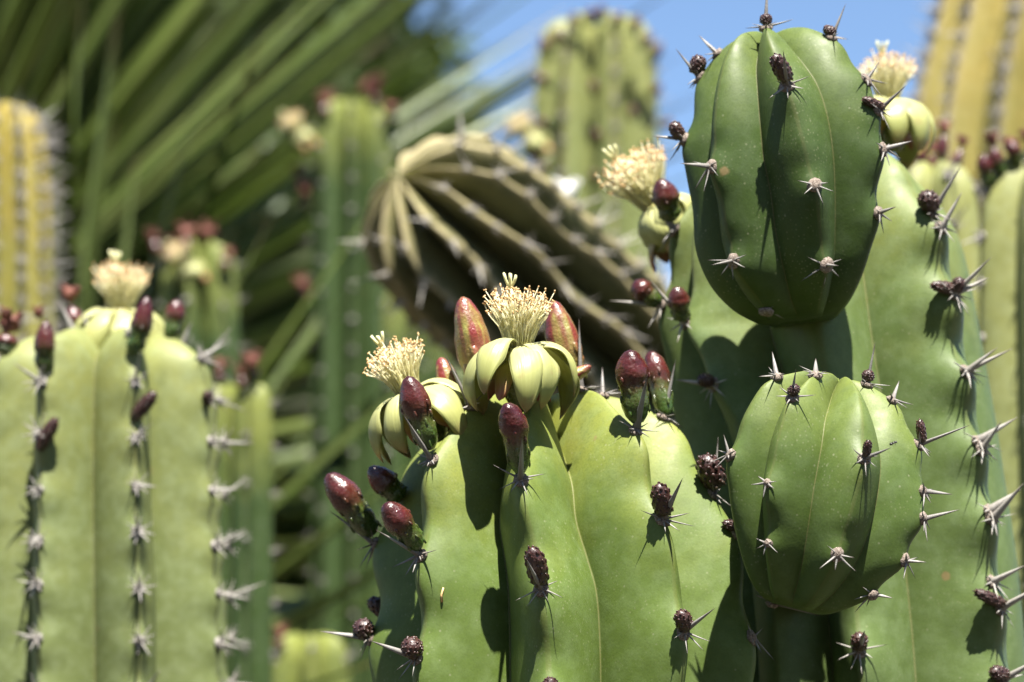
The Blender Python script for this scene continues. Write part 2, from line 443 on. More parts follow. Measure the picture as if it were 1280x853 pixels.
    def mesh(s, name, mat):
        bm = bmesh.new(); qs = QL if s.low else QS
        lr = bm.verts.layers.float.new('rib'); ll = bm.verts.layers.float.new('lon')
        rows = []
        for i in range(s.rings + 1):
            l = s.L * (i / s.rings)
            if i == 0: l = s.L * 0.002
            row = []
            for k in range(s.n):
                for q in qs:
                    v = bm.verts.new(s.pt(k, l, q)); v[lr] = abs(q); v[ll] = l
                    row.append(v)
            rows.append(row)
        if s.ground:
            a, f, x = s.fr(s.L); zc = s._cr(s.L)[0].z; dz = a / max(0.3, a.z)
            m = 14
            for i in range(1, m + 1):
                row = []
                for v0, idx in zip(rows[s.rings], range(10**6)):
                    t = i / m
                    v = bm.verts.new(v0.co - dz * (zc + 0.08) * t); v[lr] = v0[lr]; v[ll] = s.L + zc * t
                    row.append(v)
                rows.append(row)
        m = len(rows[0])
        for r0, r1 in zip(rows, rows[1:]):
            for j in range(m):
                bm.faces.new((r0[j], r0[(j + 1) % m], r1[(j + 1) % m], r1[j]))
        top = sum((v.co for v in rows[0]), Vector()) / m
        tv = bm.verts.new(top); tv[lr] = 0.5
        for j in range(m): bm.faces.new((tv, rows[0][(j + 1) % m], rows[0][j]))
        if not s.ground:
            bc = sum((v.co for v in rows[-1]), Vector()) / m
            bv = bm.verts.new(bc); bv[lr] = 0.5; bv[ll] = s.L
            for j in range(m): bm.faces.new((bv, rows[-1][j], rows[-1][(j + 1) % m]))
        return bm_mesh(name, bm, mat)

# ------------------------------------------------------------------ spines
def unit_spine(bend=0.0, seg=6, sides=7, name='spine', mat=None):
    bm = bmesh.new(); rows = []
    for i in range(seg):
        t = i / seg; r = (1 - t) ** 0.8 * (1.0 if i else 1.25)
        o = bend * t * t
        rows.append([bm.verts.new((o + r * math.cos(2 * math.pi * j / sides), 0.72 * r * math.sin(2 * math.pi * j / sides), t)) for j in range(sides)])
    tip = bm.verts.new((bend, 0, 1))
    for a, b in zip(rows, rows[1:]):
        for j in range(sides): bm.faces.new((a[j], a[(j + 1) % sides], b[(j + 1) % sides], b[j]))
    for j in range(sides): bm.faces.new((rows[-1][j], rows[-1][(j + 1) % sides], tip))
    bm.faces.new(rows[0][::-1])
    return bm_mesh(name, bm, mat or M_SP)
SPINES = [unit_spine(0.0), unit_spine(0.9), unit_spine(-1.2)]
SPINES_W = [unit_spine(0.0, mat=M_SPW), unit_spine(1.0, mat=M_SPW)]

bm = bmesh.new(); bmesh.ops.create_icosphere(bm, subdivisions=2, radius=1.0)
for v in bm.verts:
    v.co *= 1 + 0.28 * noise.noise(v.co * 2.7); v.co.z *= 0.55
PAD = bm_mesh('spine_cluster', bm, M_WOOL)

def joined_cluster(seed, mats, n=8, cl=2.3):
    r = random.Random(seed); bm = bmesh.new()
    def add(src, M):
        off = len(bm.verts); vs = [bm.verts.new(M @ v.co) for v in src.vertices]
        for p in src.polygons: bm.faces.new([vs[i] for i in p.vertices])
    add(PAD, Matrix.Diagonal((0.35, 0.35, 0.4, 1)))
    for i in range(n):
        a = 2 * math.pi * (i + r.uniform(-.25, .25)) / n
        z = Vector((math.cos(a), math.sin(a), r.uniform(0.25, 0.6)))
        add(SPINES[0], mat_at(Vector((0, 0, 0.1)), z, 0.085, 0.085, r.uniform(.8, 1.25)))
    add(SPINES[0], mat_at(Vector((0, 0, 0.1)), Vector((r.uniform(-.2, .2), 0.5, 1)), 0.13, 0.13, cl * r.uniform(.8, 1.1)))
    me = bm_mesh('spine_cluster', bm, mats, smooth=True)
    return me
CLUSTERS = [joined_cluster(i, M_SPW) for i in range(4)]
CLUSTERS_LONG = [joined_cluster(20 + i, M_SPP, n=6, cl=3.2) for i in range(3)]

def spine(parent, base, z, length, w, pale=False, straight=False):
    me = rnd.choice(SPINES_W if pale else SPINES) if not straight else (SPINES_W[0] if pale else SPINES[0])
    o = bpy.data.objects.new('spine', me)
    return link(o, parent, mat_at(base, z, w, w, length, rnd.uniform(0, 6.28)))

def out_tip(base, tip, out):
    return at(tip[0], tip[1], base.y - out)

def cluster(S, plant, where, tip=None, out=0.004, cw=0.00105, rad=1.0, nrad=6, ks=None, pale=False, bump=True, kl=None):
    """areole with its star of spines snapped to the rib nearest the given photograph point"""
    if kl: k, l = kl
    else:
        k, l, e = S.find(where[0], where[1], ks)
    P = S.pt(k, l, 0); Nn = S.normal(k, l)
    a, f, x = S.fr(l)
    dn = (-a + Nn * a.dot(Nn)).normalized(); sd_ = dn.cross(Nn).normalized()
    if sd_.x < 0: sd_ = -sd_
    o = bpy.data.objects.new('spine_cluster', PAD)
    link(o, plant, mat_at(P - Nn * 0.0002, Nn, 0.0025 * rad, 0.0022 * rad, 0.0024, rnd.uniform(0, 6)))
    B = P + Nn * 0.0003
    angs = [R_(v) for v in ((-14, 28, 68, 108, 150, 194, 230) if nrad >= 7 else (-14, 32, 78, 116, 156, 196) if nrad == 6 else (-14, 35, 88, 140, 194)[:nrad])]
    for an in angs:
        an += rnd.uniform(-.2, .2)
        z = sd_ * math.cos(an) + dn * math.sin(an) + Nn * rnd.uniform(.05, .38)
        spine(o, B, z, rad * rnd.uniform(.0046, .0098) * (0.7 if math.sin(an) < -.3 else 1), 0.00042 * (0.8 + 0.3 * rad) * rnd.uniform(.8, 1.2), pale)
    if tip:
        u = proj(P); T = out_tip(P, (tip[0] + (u[0] - where[0]) * .7, tip[1] + (u[1] - where[1]) * .7), out)
        spine(o, B - (T - B).normalized() * 0.0005, T - B, (T - B).length, cw * rnd.uniform(.92, 1.08), pale, straight=True)
    return P, Nn, o

# ------------------------------------------------------------------ buds
def lathe(bm, prof, sides=20, bumpf=None):
    rows = []
    for z, r in prof:
        row = []
        for j in range(sides):
            a = 2 * math.pi * j / sides
            v = Vector((r * math.cos(a), r * math.sin(a), z))
            if bumpf: v = bumpf(v, a, z, r)
            row.append(bm.verts.new(v))
        rows.append(row)
    for a, b in zip(rows, rows[1:]):
        for j in range(sides): bm.faces.new((a[j], a[(j + 1) % sides], b[(j + 1) % sides], b[j]))
    bm.faces.new(rows[0][::-1]); bm.faces.new(rows[-1])
    return rows

def smooth_prof(pts, n):
    out = []
    for i in range(n + 1):
        t = i / n
        for (z0, r0), (z1, r1) in zip(pts, pts[1:]):
            if z0 <= t <= z1 + 1e-9:
                u = (t - z0) / (z1 - z0); u = u * u * (3 - 2 * u) * .5 + u * .5
                out.append((t, r0 + (r1 - r0) * u)); break
    return out

def scales_on(bm, prof, spots, size, lift, seed):
    r = random.Random(seed)
    for z, a in spots:
        rr = min(prof, key=lambda p: abs(p[0] - z))[1]
        c = Vector((math.cos(a) * rr, math.sin(a) * rr, z)); n_ = Vector((math.cos(a), math.sin(a), 0.35)).normalized()
        M = mat_at(c, n_, size, size * 1.0, size * lift, 0).to_3x3()
        ico = bmesh.ops.create_icosphere(bm, subdivisions=1, radius=1.0)
        for v in ico['verts']:
            q = v.co.copy(); q.y *= 0.7
            v.co = c + M @ q

def mk_bud(kind, seed):
    r = random.Random(seed); bm = bmesh.new()
    if kind == 'big':
        pr = smooth_prof([(0, .34), (.07, .68), (.2, .86), (.33, .80), (.42, .86), (.54, 1), (.64, .98), (.77, .84), (.88, .62), (.955, .40), (.985, .22), (1, .05)], 26)
        pr = [(z, q * .5) for z, q in pr]
        lathe(bm, pr, 20, lambda v, a, z, q: v * 1 + Vector((v.x, v.y, 0)) * 0.10 * noise.noise(v * 5 + Vector((seed, 0, 0))))
        scales_on(bm, pr, [(.08 + .48 * i / 16, i * 2.4 + r.uniform(-.2, .2)) for i in range(17)], .075, .75, seed)
        for v in bm.verts:
            v.co.x += (.16 * (seed - 1.5)) * (v.co.z - v.co.z ** 2) * 1.2; v.co.z += (.05 * (seed - 1)) * math.sin(math.pi * min(1, max(0, v.co.z)))
        return bm_mesh('bud', bm, M_BUD)
    if kind == 'young':
        pr = smooth_prof([(0, .45), (.1, .85), (.3, .98), (.55, 1), (.75, .92), (.9, .62), (.97, .35), (1, .08)], 20)
        pr = [(z, q * .5) for z, q in pr]
        lathe(bm, pr, 18, lambda v, a, z, q: v + Vector((v.x, v.y, 0)) * 0.12 * noise.noise(v * 6 + Vector((seed, 0, 0))))
        scales_on(bm, pr, [(.05 + .90 * i / 51, i * 2.4 + r.uniform(-.2, .2)) for i in range(52)], .10, .75, seed)
        return bm_mesh('bud', bm, M_BUDY)
    pr = smooth_prof([(0, .55), (.12, .8), (.35, 1), (.55, .98), (.75, .8), (.88, .58), (.96, .36), (1, .08)], 24)
    pr = [(z, q * .5) for z, q in pr]
    lathe(bm, pr, 20, lambda v, a, z, q: v + Vector((v.x, v.y, 0)) * (0.05 * math.cos(3 * a + z * 3) + 0.07 * noise.noise(v * 4 + Vector((seed, 0, 0)))))
    scales_on(bm, pr, [(.08 + .34 * i / 6, i * 2.4) for i in range(7)], .16, .35, seed)
    return bm_mesh('bud', bm, M_BUDR)
BUDS = {k: [mk_bud(k, sdd) for sdd in range(4)] for k in ('big', 'young', 'red')}

def bud(plant, base, tip_px, width_px, kind, out=0.002, tipw=None):
    T = tipw or out_tip(base, tip_px, out)
    w = width_px * pxs(base.y) * (.84 if kind == 'young' else .90)
    d = T - base
    o = bpy.data.objects.new('bud', rnd.choice(BUDS[kind]))
    return link(o, plant, mat_at(base - d.normalized() * 0.0008, d, w, w, d.length, rnd.uniform(0, 6.28)))

# ------------------------------------------------------------------ flowers
def strip_mesh(name, L, W, head0, head1, rho0, cup, mat, nseg=18, nw=8, thick=0.00030, curl_pow=1.0, tipw=0.12, seed=0, basew=0.45):
    """petal: starts at radius rho0, heading angle (from horizontal, up positive) runs from head0 to head1 along its length"""
    bm = bmesh.new(); ln = bm.verts.layers.float.new('len'); lw = bm.verts.layers.float.new('wid'); r = random.Random(seed)
    x, z = rho0, 0.0; rows = []
    ph = r.uniform(0, 6)
    for i in range(nseg + 1):
        t = i / nseg; h = R_(head0 + (head1 - head0) * t ** curl_pow)
        if i: x += math.cos(h) * L / nseg; z += math.sin(h) * L / nseg
        w = W * (basew + (1 - basew) * math.sin(min(1, t / .55) * math.pi / 2)) * (1 if t < .55 else math.cos((t - .55) / .45 * math.pi / 2) ** 0.62 * (1 - tipw) + tipw * (1 - t) / .45)
        nx, nz = -math.sin(h), math.cos(h)
        row = []
        for j in range(nw + 1):
            u = j / nw * 2 - 1
            c = -cup * w * (u * u) + 0.04 * w * math.sin(5 * t + ph + u * 2)
            c += 0.10 * w * abs(u) ** 3 * math.sin(9 * t + ph * 2 + u * 1.3)
            yy = u * w / 2 * (1 - .12 * abs(cup)) + .05 * w * math.sin(4 * t + ph)
            v = bm.verts.new((x + nx * c, yy, z + nz * c)); v[ln] = t; v[lw] = u + seed * 3.7
            row.append(v)
        rows.append(row)
    for a, b in zip(rows, rows[1:]):
        for j in range(nw): bm.faces.new((a[j], a[j + 1], b[j + 1], b[j]))
    bmesh.ops.recalc_face_normals(bm, faces=bm.faces[:])
    bmesh.ops.solidify(bm, geom=bm.faces[:], thickness=thick)
    return bm_mesh(name, bm, mat)

PETALS = [strip_mesh('petal', 0.0300 + .0012 * (i % 2), 0.0104 + .0010 * (i % 3 == 0), 18 + 8 * (i % 3), -116 - 16 * (i % 2), 0.0026, 0.14, M_PET, seed=i, curl_pow=0.90, tipw=.3) for i in range(7)]
PETALS_SHUT = [strip_mesh('petal', 0.024, 0.0105, 30, -175 - 15 * i, 0.0022, 0.28, M_PET, seed=10 + i, curl_pow=0.85) for i in range(3)]
SEPALS = [strip_mesh('petal', 0.0150, 0.0070, -30, -88, 0.0030, 0.2, m_soft('outer_petal', [(0.0, (0.50, 0.50, 0.18)), (0.5, (0.46, 0.34, 0.14)), (0.85, (0.36, 0.12, 0.08))], 'len', 0.2), seed=30 + i) for i in range(2)]

def tube(bm, pts, r0, r1, lay, sides=4, t0=0.0, t1=1.0):
    rows = []
    for i, p in enumerate(pts):
        t = i / (len(pts) - 1); r = r0 + (r1 - r0) * t
        d = (pts[min(i + 1, len(pts) - 1)] - pts[max(i - 1, 0)])
        F = frame(d)
        row = []
        for j in range(sides):
            a = 2 * math.pi * j / sides
            v = bm.verts.new(p + F @ Vector((r * math.cos(a), r * math.sin(a), 0))); v[lay] = t0 + (t1 - t0) * t
            row.append(v)
        rows.append(row)
    for a, b in zip(rows, rows[1:]):
        for j in range(sides): bm.faces.new((a[j], a[(j + 1) % sides], b[(j + 1) % sides], b[j]))
    bm.faces.new(rows[-1]); bm.faces.new(rows[0][::-1])

def mk_stamens(seed, n=250, spread=0.0098, h=0.0150):
    r = random.Random(seed); bf = bmesh.new(); lf = bf.verts.layers.float.new('len'); ba = bmesh.new(); la = ba.verts.layers.float.new('len')
    for i in range(n):
        a = r.uniform(0, 6.283); q = math.sqrt(r.uniform(.02, 1))
        hh = h * (r.uniform(.72, 1.1) + (.16 if r.random() < .06 else 0)) * (1.08 - .22 * q * q)
        b = Vector((math.cos(a), math.sin(a), 0)) * 0.0032 * q
        e = Vector((math.cos(a), math.sin(a), 0)) * spread * q * r.uniform(.85, 1.15); e.z = hh
        m = b.lerp(e, .55) - Vector((math.cos(a), math.sin(a), 0)) * 0.0011 * q
        b.z = -0.002
        j = Vector((r.uniform(-1, 1), r.uniform(-1, 1), 0)) * 0.0007
        w1 = Vector((r.uniform(-1, 1), r.uniform(-1, 1), 0)) * .0006; w2 = Vector((r.uniform(-1, 1), r.uniform(-1, 1), 0)) * .0006
        tube(bf, [b, b.lerp(m, .6) + w2 * .5, m + w1, m.lerp(e + j, .6) + w1 * .4 + w2, e + j], 0.00024, 0.00015, lf, 3)
        d = Vector((r.uniform(-1, 1), r.uniform(-1, 1), r.uniform(.1, 1.3))).normalized()
        tube(ba, [e + j - d * .0005, e + j - d * .0002, e + j + d * .0003, e + j + d * .0006], 0.00022, 0.00024, la, 5)
    f = bm_mesh('stamens', bf, M_FIL); an = bm_mesh('anthers', ba, M_ANT)
    bs = bmesh.new(); lsx = bs.verts.layers.float.new('len')
    off = Vector((-0.0028, 0, 0))
    tube(bs, [Vector((0, 0, -.001)), Vector((-.001, 0, h * .6)), off + Vector((0, 0, h * 1.12))], 0.0007, 0.0008, lsx, 6)
    for i in range(6):
        a = i * 1.047 + .3; d = Vector((math.cos(a) * .42, math.sin(a) * .42, 1))
        p0 = off + Vector((0, 0, h * 1.08))
        tube(bs, [p0, p0 + d * .0016, p0 + d * .0033 + Vector((math.cos(a), math.sin(a), 0)) * .0002, p0 + d * .0048 * r.uniform(.85, 1.1)], 0.0005, 0.00032, lsx, 6)
    return f, an, bm_mesh('stigma', bs, M_STI)
STAM = [mk_stamens(i) for i in range(2)]

bm = bmesh.new(); pr = smooth_prof([(0, .35), (.12, .62), (.35, .7), (.6, .62), (.85, .75), (1, .85)], 18); pr = [(z, q * .5) for z, q in pr]
lathe(bm, pr, 18); scales_on(bm, pr, [(.06 + .88 * i / 17, i * 2.4) for i in range(18)], .075, .5, 1)
TUBE = bm_mesh('flower', bm, M_TUBE)

def flower(plant, base, mouth, size=1.0, roll=0.0, shut=False, npet=9, stam=0, axis=None, label=None):
    ax = axis or (mouth - base)
    o = bpy.data.objects.new('flower', TUBE)
    d = mouth - base
    link(o, plant, mat_at(base, d, .0125 * size, .0125 * size, d.length))
    if label: o['label'] = label
    for i in range(npet):
        me = (PETALS_SHUT if shut else PETALS)[i % (3 if shut else 7)]
        a = roll + 2 * math.pi * (i + rnd.uniform(-.18, .18)) / npet
        tilt = Matrix.Rotation(rnd.uniform(-.12, .12), 3, 'Y')
        M = frame(ax) @ Matrix.Rotation(a, 3, 'Z') @ tilt
        ps = size * rnd.uniform(.9, 1.06)
        M = M.to_4x4() @ Matrix.Diagonal((ps, ps * rnd.uniform(.88, 1.1), ps, 1)); M.translation = mouth + ax.normalized() * (0.0006 * (i % 2) * size)
        link(bpy.data.objects.new('petal', me), o, M)
    for i in range(5):
        a = roll + .35 + 2 * math.pi * (i + rnd.uniform(-.2, .2)) / 5
        M = (frame(ax) @ Matrix.Rotation(a, 3, 'Z')).to_4x4() @ Matrix.Diagonal((size, size, size, 1)); M.translation = mouth - ax.normalized() * 0.0036 * size
        link(bpy.data.objects.new('petal', SEPALS[i % 2]), o, M)
    for nm, me in zip(('stamens', 'anthers', 'stigma'), STAM[stam]):
        M = (frame(ax) @ Matrix.Rotation(roll * 0, 3, 'Z')).to_4x4() @ Matrix.Diagonal((size, size, size, 1)); M.translation = mouth
        so = link(bpy.data.objects.new(nm, me), o, M)
        if nm != 'stigma': so['kind'] = 'stuff'
    return o

def mk_withered(seed):
    r = random.Random(seed); bm = bmesh.new()
    ico = bmesh.ops.create_icosphere(bm, subdivisions=3, radius=.42)
    for v in bm.verts:
        v.co *= 1 + .55 * noise.noise(v.co * 4 + Vector((seed * 2.0, 0, 0))); v.co.z *= 1.1
    L0 = bm.verts.layers.float.new('len')
    for i in range(16):
        a = r.uniform(0, 6.28); d = Vector((math.cos(a) * .8, math.sin(a) * .8, r.uniform(.1, 1.2))).normalized()
        e = d * r.uniform(.6, 1.0)
        tube(bm, [d * .2, e * .7 + Vector((r.uniform(-.1, .1), r.uniform(-.1, .1), .1)), e + Vector((r.uniform(-.2, .2), r.uniform(-.2, .2), -.05))], .13, .05, L0, 5)
    return bm_mesh('withered_flower', bm, M_WITH)
WITH = [mk_withered(i) for i in range(3)]
def withered(plant, px, py, Y, size_px, up=Vector((0, 0, 1))):
    w = size_px * pxs(Y)
    P = at(px, py, Y)
    return link(bpy.data.objects.new('withered_flower', rnd.choice(WITH)), plant, mat_at(P, up + Vector((rnd.uniform(-.3, .3), rnd.uniform(-.3, .3), 0)), w * .55, w * .55, w * .6, rnd.uniform(0, 6)))

def prof_px(rows, Y):
    return [(at(cx, cy, Y), hw * pxs(Y)) for cx, cy, hw in rows]

def add_stem(S, name, plant, mat, label=None):
    o = bpy.data.objects.new(name, S.mesh(name, mat)); link(o, plant)
    if label: o['label'] = label
    return o

Z = Vector((0, 0, 1))

# ================================================================== A: front flowering stem
A = empty('flowering_cactus', 'thick light green ribbed cactus stem crowned with two open pale yellow flowers', 'cactus', (at(712, 853, .86).x, .86, 0))
SA = Stem(prof_px([(682, 497, 6), (682, 494, 40), (684, 500, 85), (686, 520, 124), (687, 548, 158), (688, 580, 183), (690, 640, 206), (701, 700, 221), (709, 750, 232), (712, 810, 235), (712, 880, 235), (712, 980, 235)], .86),
          8, .34, -9, axis=Z, rings=110, sharp=.55, drop=.55, seed=1)
A_AREOLES = [  # point, tip of the central spine, out
    ((548, 578), (507, 516), .015), ((655, 600), (656, 542), .020), ((785, 543), (803, 470), .013), ((822, 517), (840, 443), .004),
    ((826, 652), (853, 597), .013), ((848, 790), (891, 759), .012), ((673, 735), (654, 695), .017), ((690, 868), None, .006),
    ((473, 682), (412, 638), .002), ((526, 697), (468, 663), .012), ((533, 826), (470, 803), .005), ((471, 800), (402, 790), .002),
    ((893, 612), (899, 540), .001), ((597, 512), (560, 440), .006), ((724, 490), (722, 398), .002), ((752, 492), (752, 455), -.004),
    ((898, 668), None, .003), ((930, 800), None, .003)]
SA.fit([a[0] for a in A_AREOLES])
fA = [SA.find(*a[0]) for a in A_AREOLES]
for k, l, e in fA: SA.bumps[k].append(l)
add_stem(SA, 'stem', A, M_A)
pA = []
for (w, tip, out), (k, l, e) in zip(A_AREOLES, fA):
    pA.append(cluster(SA, A, w, tip, out, kl=(k, l), nrad=7 if e < 30 else 5, cw=.0012))
    print('A', w, [round(v) for v in proj(pA[-1][0])])
def on(pair, up=0.0014, nout=0.0012):
    P, N_, o = pair
    return P + Z * up + N_ * nout
bud(A, on(pA[0], .003), (508, 467), 42, 'big', .006)
bud(A, on(pA[1], .002), (633, 501), 40, 'big', .012)
bud(A, on(pA[2], .002), (787, 434), 46, 'big', .004)
bud(A, on(pA[3], .000), (812, 436), 34, 'big', -.004)
bud(A, on(pA[4]), (822, 602), 29, 'young', .006)
bud(A, on(pA[5], .001), (849, 762), 25, 'young', .005)
bud(A, on(pA[6]), (664, 682), 30, 'young', .008)
bud(A, on(pA[7], .001), (690, 848), 22, 'young', .005)
bud(A, on(pA[8], .003), (407, 590), 44, 'big', .004)
bud(A, at(500, 622, .86), (459, 582), 38, 'big', .004)
bud(A, on(pA[9], .002), (479, 627), 40, 'big', .009)
bud(A, on(pA[10]), (513, 800), 30, 'young', .005)
bud(A, on(pA[11]), (446, 775), 29, 'young', .003)
bud(A, at(486, 770, .875), (459, 746), 24, 'young', .001)
bud(A, on(pA[12], .002), (878, 566), 36, 'young', .004)
bud(A, on(pA[16], .001), (900, 652), 16, 'young', .002)
bud(A, at(603, 478, .842), (577, 368), 50, 'red', .004)
bud(A, at(716, 470, .85), (690, 373), 46, 'red', .002)
bud(A, at(568, 500, .85), (549, 444), 30, 'red', .000)
bud(A, at(700, 480, .84), (742, 456), 20, 'red', .000)
flower(A, at(655, 512, .832), at(648, 433, .822), 1.0, roll=R_(-92), npet=10, stam=0, axis=Vector((0.02, -.16, 1)), label='open pale yellow flower with an upright stamen brush')
flower(A, at(552, 548, .850), at(512, 492, .842), .95, roll=R_(-60), npet=10, stam=1, axis=Vector((-.40, -.20, 1)), label='open pale yellow flower tilted outward over the rib edge')

# ================================================================== E: rear stem carrying two rounded branches
E = empty('branching_cactus', 'broad blue-green cactus stem carrying two rounded young branches and long grey spines', 'cactus', (at(1085, 853, .925).x, .925, 0))
SE = Stem(prof_px([(1006, 196, 5), (1008, 192, 50), (1012, 200, 105), (1018, 235, 155), (1024, 290, 186), (1030, 370, 200), (1038, 450, 206), (1055, 560, 208), (1072, 690, 208), (1085, 815, 206), (1090, 900, 206), (1092, 1000, 206)], .925),
          8, .29, -3, axis=Z, rings=100, sharp=.5, drop=.5, seed=2)
E_AREOLES = [
    ((850, 288), (815, 243), .004), ((846, 385), (772, 377), .003), ((872, 400), (822, 346), .007), ((878, 492), (832, 482), .006),
    ((1150, 275), (1193, 210), .010), ((1180, 285), (1206, 238), .004), ((1165, 372), (1222, 322), .010), ((1212, 368), (1252, 346), .004),
    ((1180, 470), (1229, 437), .009), ((1228, 458), (1282, 430), .004), ((1188, 570), (1226, 530), .009), ((1236, 545), (1284, 516), .004),
    ((1205, 655), (1257, 606), .009), ((1248, 632), (1286, 606), .004), ((1215, 762), (1290, 726), .009), ((1262, 720), (1300, 700), .004),
    ((1075, 818), (1082, 790), .012), ((1235, 855), (1290, 825), .008), ((850, 600), None, .004), ((960, 560), None, .004)]
SE.fit([a[0] for a in E_AREOLES])
fE = [SE.find(*a[0]) for a in E_AREOLES]
for k, l, e in fE: SE.bumps[k].append(l)
add_stem(SE, 'stem', E, M_E)
pE = []
for (w, tip, out), (k, l, e) in zip(E_AREOLES, fE):
    pE.append(cluster(SE, E, w, tip, out, kl=(k, l), nrad=6, cw=.00145, rad=1.0, pale=True))
    print('E', w, [round(v) for v in proj(pE[-1][0])])
bud(E, on(pE[0], .003), (824, 221), 38, 'big', .006)
bud(E, on(pE[1], .001), (789, 351), 32, 'big', .002)
bud(E, on(pE[2], .001), (845, 356), 32, 'big', .006)
bud(E, on(pE[3], .001), (872, 474), 20, 'young', .004)
bud(E, on(pE[4], .001), (1150, 240), 30, 'young', .004)
bud(E, on(pE[6], .001), (1160, 356), 17, 'young', .003)
bud(E, on(pE[7], .001), (1203, 345), 20, 'young', .003)
bud(E, on(pE[14], .001), (1215, 738), 17, 'young', .004)
bud(E, on(pE[16], .001), (1075, 790), 24, 'young', .004)
bud(E, on(pE[17], .001), (1236, 838), 22, 'young', .004)
flower(E, at(848, 300, .935), at(820, 258, .935), 1.2, roll=.3, shut=True, npet=10, stam=0, axis=Vector((-.62, -.25, 1)), label='half closed pale flower beside the maroon bud')
flower(E, at(1118, 190, .96), at(1110, 128, .96), 1.0, roll=.9, shut=False, npet=10, stam=1, axis=Vector((.05, -.05, 1)), label='open pale flower behind the upper round branch')

# upper rounded branch
axB = Vector((-.11, -.10, 1))
SB = Stem([(at(cx, cy, Y), hw * pxs(Y)) for cx, cy, hw, Y in [(962, 44, 4, .838), (963, 40, 26, .838), (964, 46, 56, .838), (968, 68, 82, .839), (975, 105, 106, .840), (980, 150, 121, .841), (983, 200, 127, .842), (986, 250, 122, .843), (986, 300, 118, .845), (989, 345, 103, .846), (994, 378, 80, .848), (999, 396, 58, .852), (1002, 402, 46, .862), (1004, 404, 40, .878), (1008, 408, 40, .895)]],
          7, .26, 9, axis=axB, rings=90, sharp=.45, to_ground=False, drop=.5, seed=3)
B_AREOLES = [((965, 112), (966, 64), .015), ((960, 31), (961, -22), .002), ((886, 95), (851, 57), .004), ((1036, 50), (1056, 4), .002),
    ((1081, 142), (1122, 108), .005), ((1006, 232), None, .004), ((1090, 266), (1116, 258), .008), ((889, 208), (848, 204), .006),
    ((926, 325), (894, 331), .006), ((1042, 337), (1056, 336), .010), ((853, 170), (811, 167), .000), ((1080, 97), (1098, 74), .000),
    ((1108, 190), (1146, 178), .000), ((962, 388), None, .003), ((900, 70), (874, 44), -.004)]
SB.fit([a[0] for a in B_AREOLES])
fB = [SB.find(*a[0]) for a in B_AREOLES]
for k, l, e in fB: SB.bumps[k].append(l)
add_stem(SB, 'branch', E, M_B, 'dark green rounded young branch, larger and higher of the two')
pB = []
for (w, tip, out), (k, l, e) in zip(B_AREOLES, fB):
    pB.append(cluster(SB, E, w, tip, out, kl=(k, l), nrad=5, cw=.0009, rad=.95))
    print('B', w, [round(v) for v in proj(pB[-1][0])])
bud(E, on(pB[0]), (966, 66), 25, 'young', .006)
bud(E, on(pB[1], .0005), (960, 14), 18, 'young', .001)
bud(E, on(pB[2]), (876, 66), 24, 'young', .002)
bud(E, on(pB[3], .0005), (1026, 34), 15, 'young', .001)
bud(E, on(pB[4], .0005), (1075, 122), 14, 'young', .003)
bud(E, on(pB[10], .0005), (838, 150), 20, 'young', .002)

# lower rounded branch
axC = Vector((.26, -.10, 1))
rowsC = [(1049, 474, 4), (1048, 471, 24), (1046, 476, 49), (1043, 491, 78), (1038, 518, 104), (1033, 560, 122), (1028, 605, 127), (1023, 650, 122), (1017, 690, 107), (1009, 720, 88), (1001, 742, 68), (995, 756, 48)]
SC = Stem([(at(cx, cy, .815), hw * pxs(.815)) for cx, cy, hw in rowsC] + [(at(993, 761, .822), 32 * pxs(.82)), (at(992, 760, .84), 25 * pxs(.82)), (at(988, 757, .895), 26 * pxs(.82))],
          7, .25, 22, axis=axC, rings=90, sharp=.45, to_ground=False, drop=.6, seed=4)
C_AREOLES = [((994, 501), (998, 462), .006), ((1084, 480), (1095, 424), .003), ((1078, 572), (1114, 558), .010), ((960, 602), None, .002),
    ((1046, 690), None, .002), ((1155, 548), (1221, 524), .004), ((1138, 642), (1191, 632), .003), ((1123, 695), (1155, 699), .002),
    ((1090, 740), (1118, 746), .002), ((976, 480), (968, 443), -.004), ((1020, 470), (1020, 447), -.006), ((905, 572), (899, 543), .000),
    ((1150, 612), (1191, 617), -.002), ((945, 684), None, .001), ((966, 765), (1030, 779), .006), ((1108, 500), (1120, 474), -.008)]
SC.fit([a[0] for a in C_AREOLES])
fC = [SC.find(*a[0]) for a in C_AREOLES]
for k, l, e in fC: SC.bumps[k].append(l)
add_stem(SC, 'branch', E, M_C, 'lighter green globe shaped young branch, smaller and lower of the two')
pC = []
for i, ((w, tip, out), (k, l, e)) in enumerate(zip(C_AREOLES, fC)):
    pC.append(cluster(SC, E, w, tip, out, kl=(k, l), nrad=5, cw=.0009, rad=.55 if i in (3, 13) else .85))
    print('C', w, [round(v) for v in proj(pC[-1][0])])
bud(E, on(pC[0], .0005), (1001, 481), 16, 'young', .002)
bud(E, on(pC[1], .0005), (1083, 459), 18, 'young', .001)
bud(E, on(pC[2], .0005), (1086, 547), 13, 'young', .003)
bud(E, on(pC[5], .0005), (1149, 521), 14, 'young', .002)

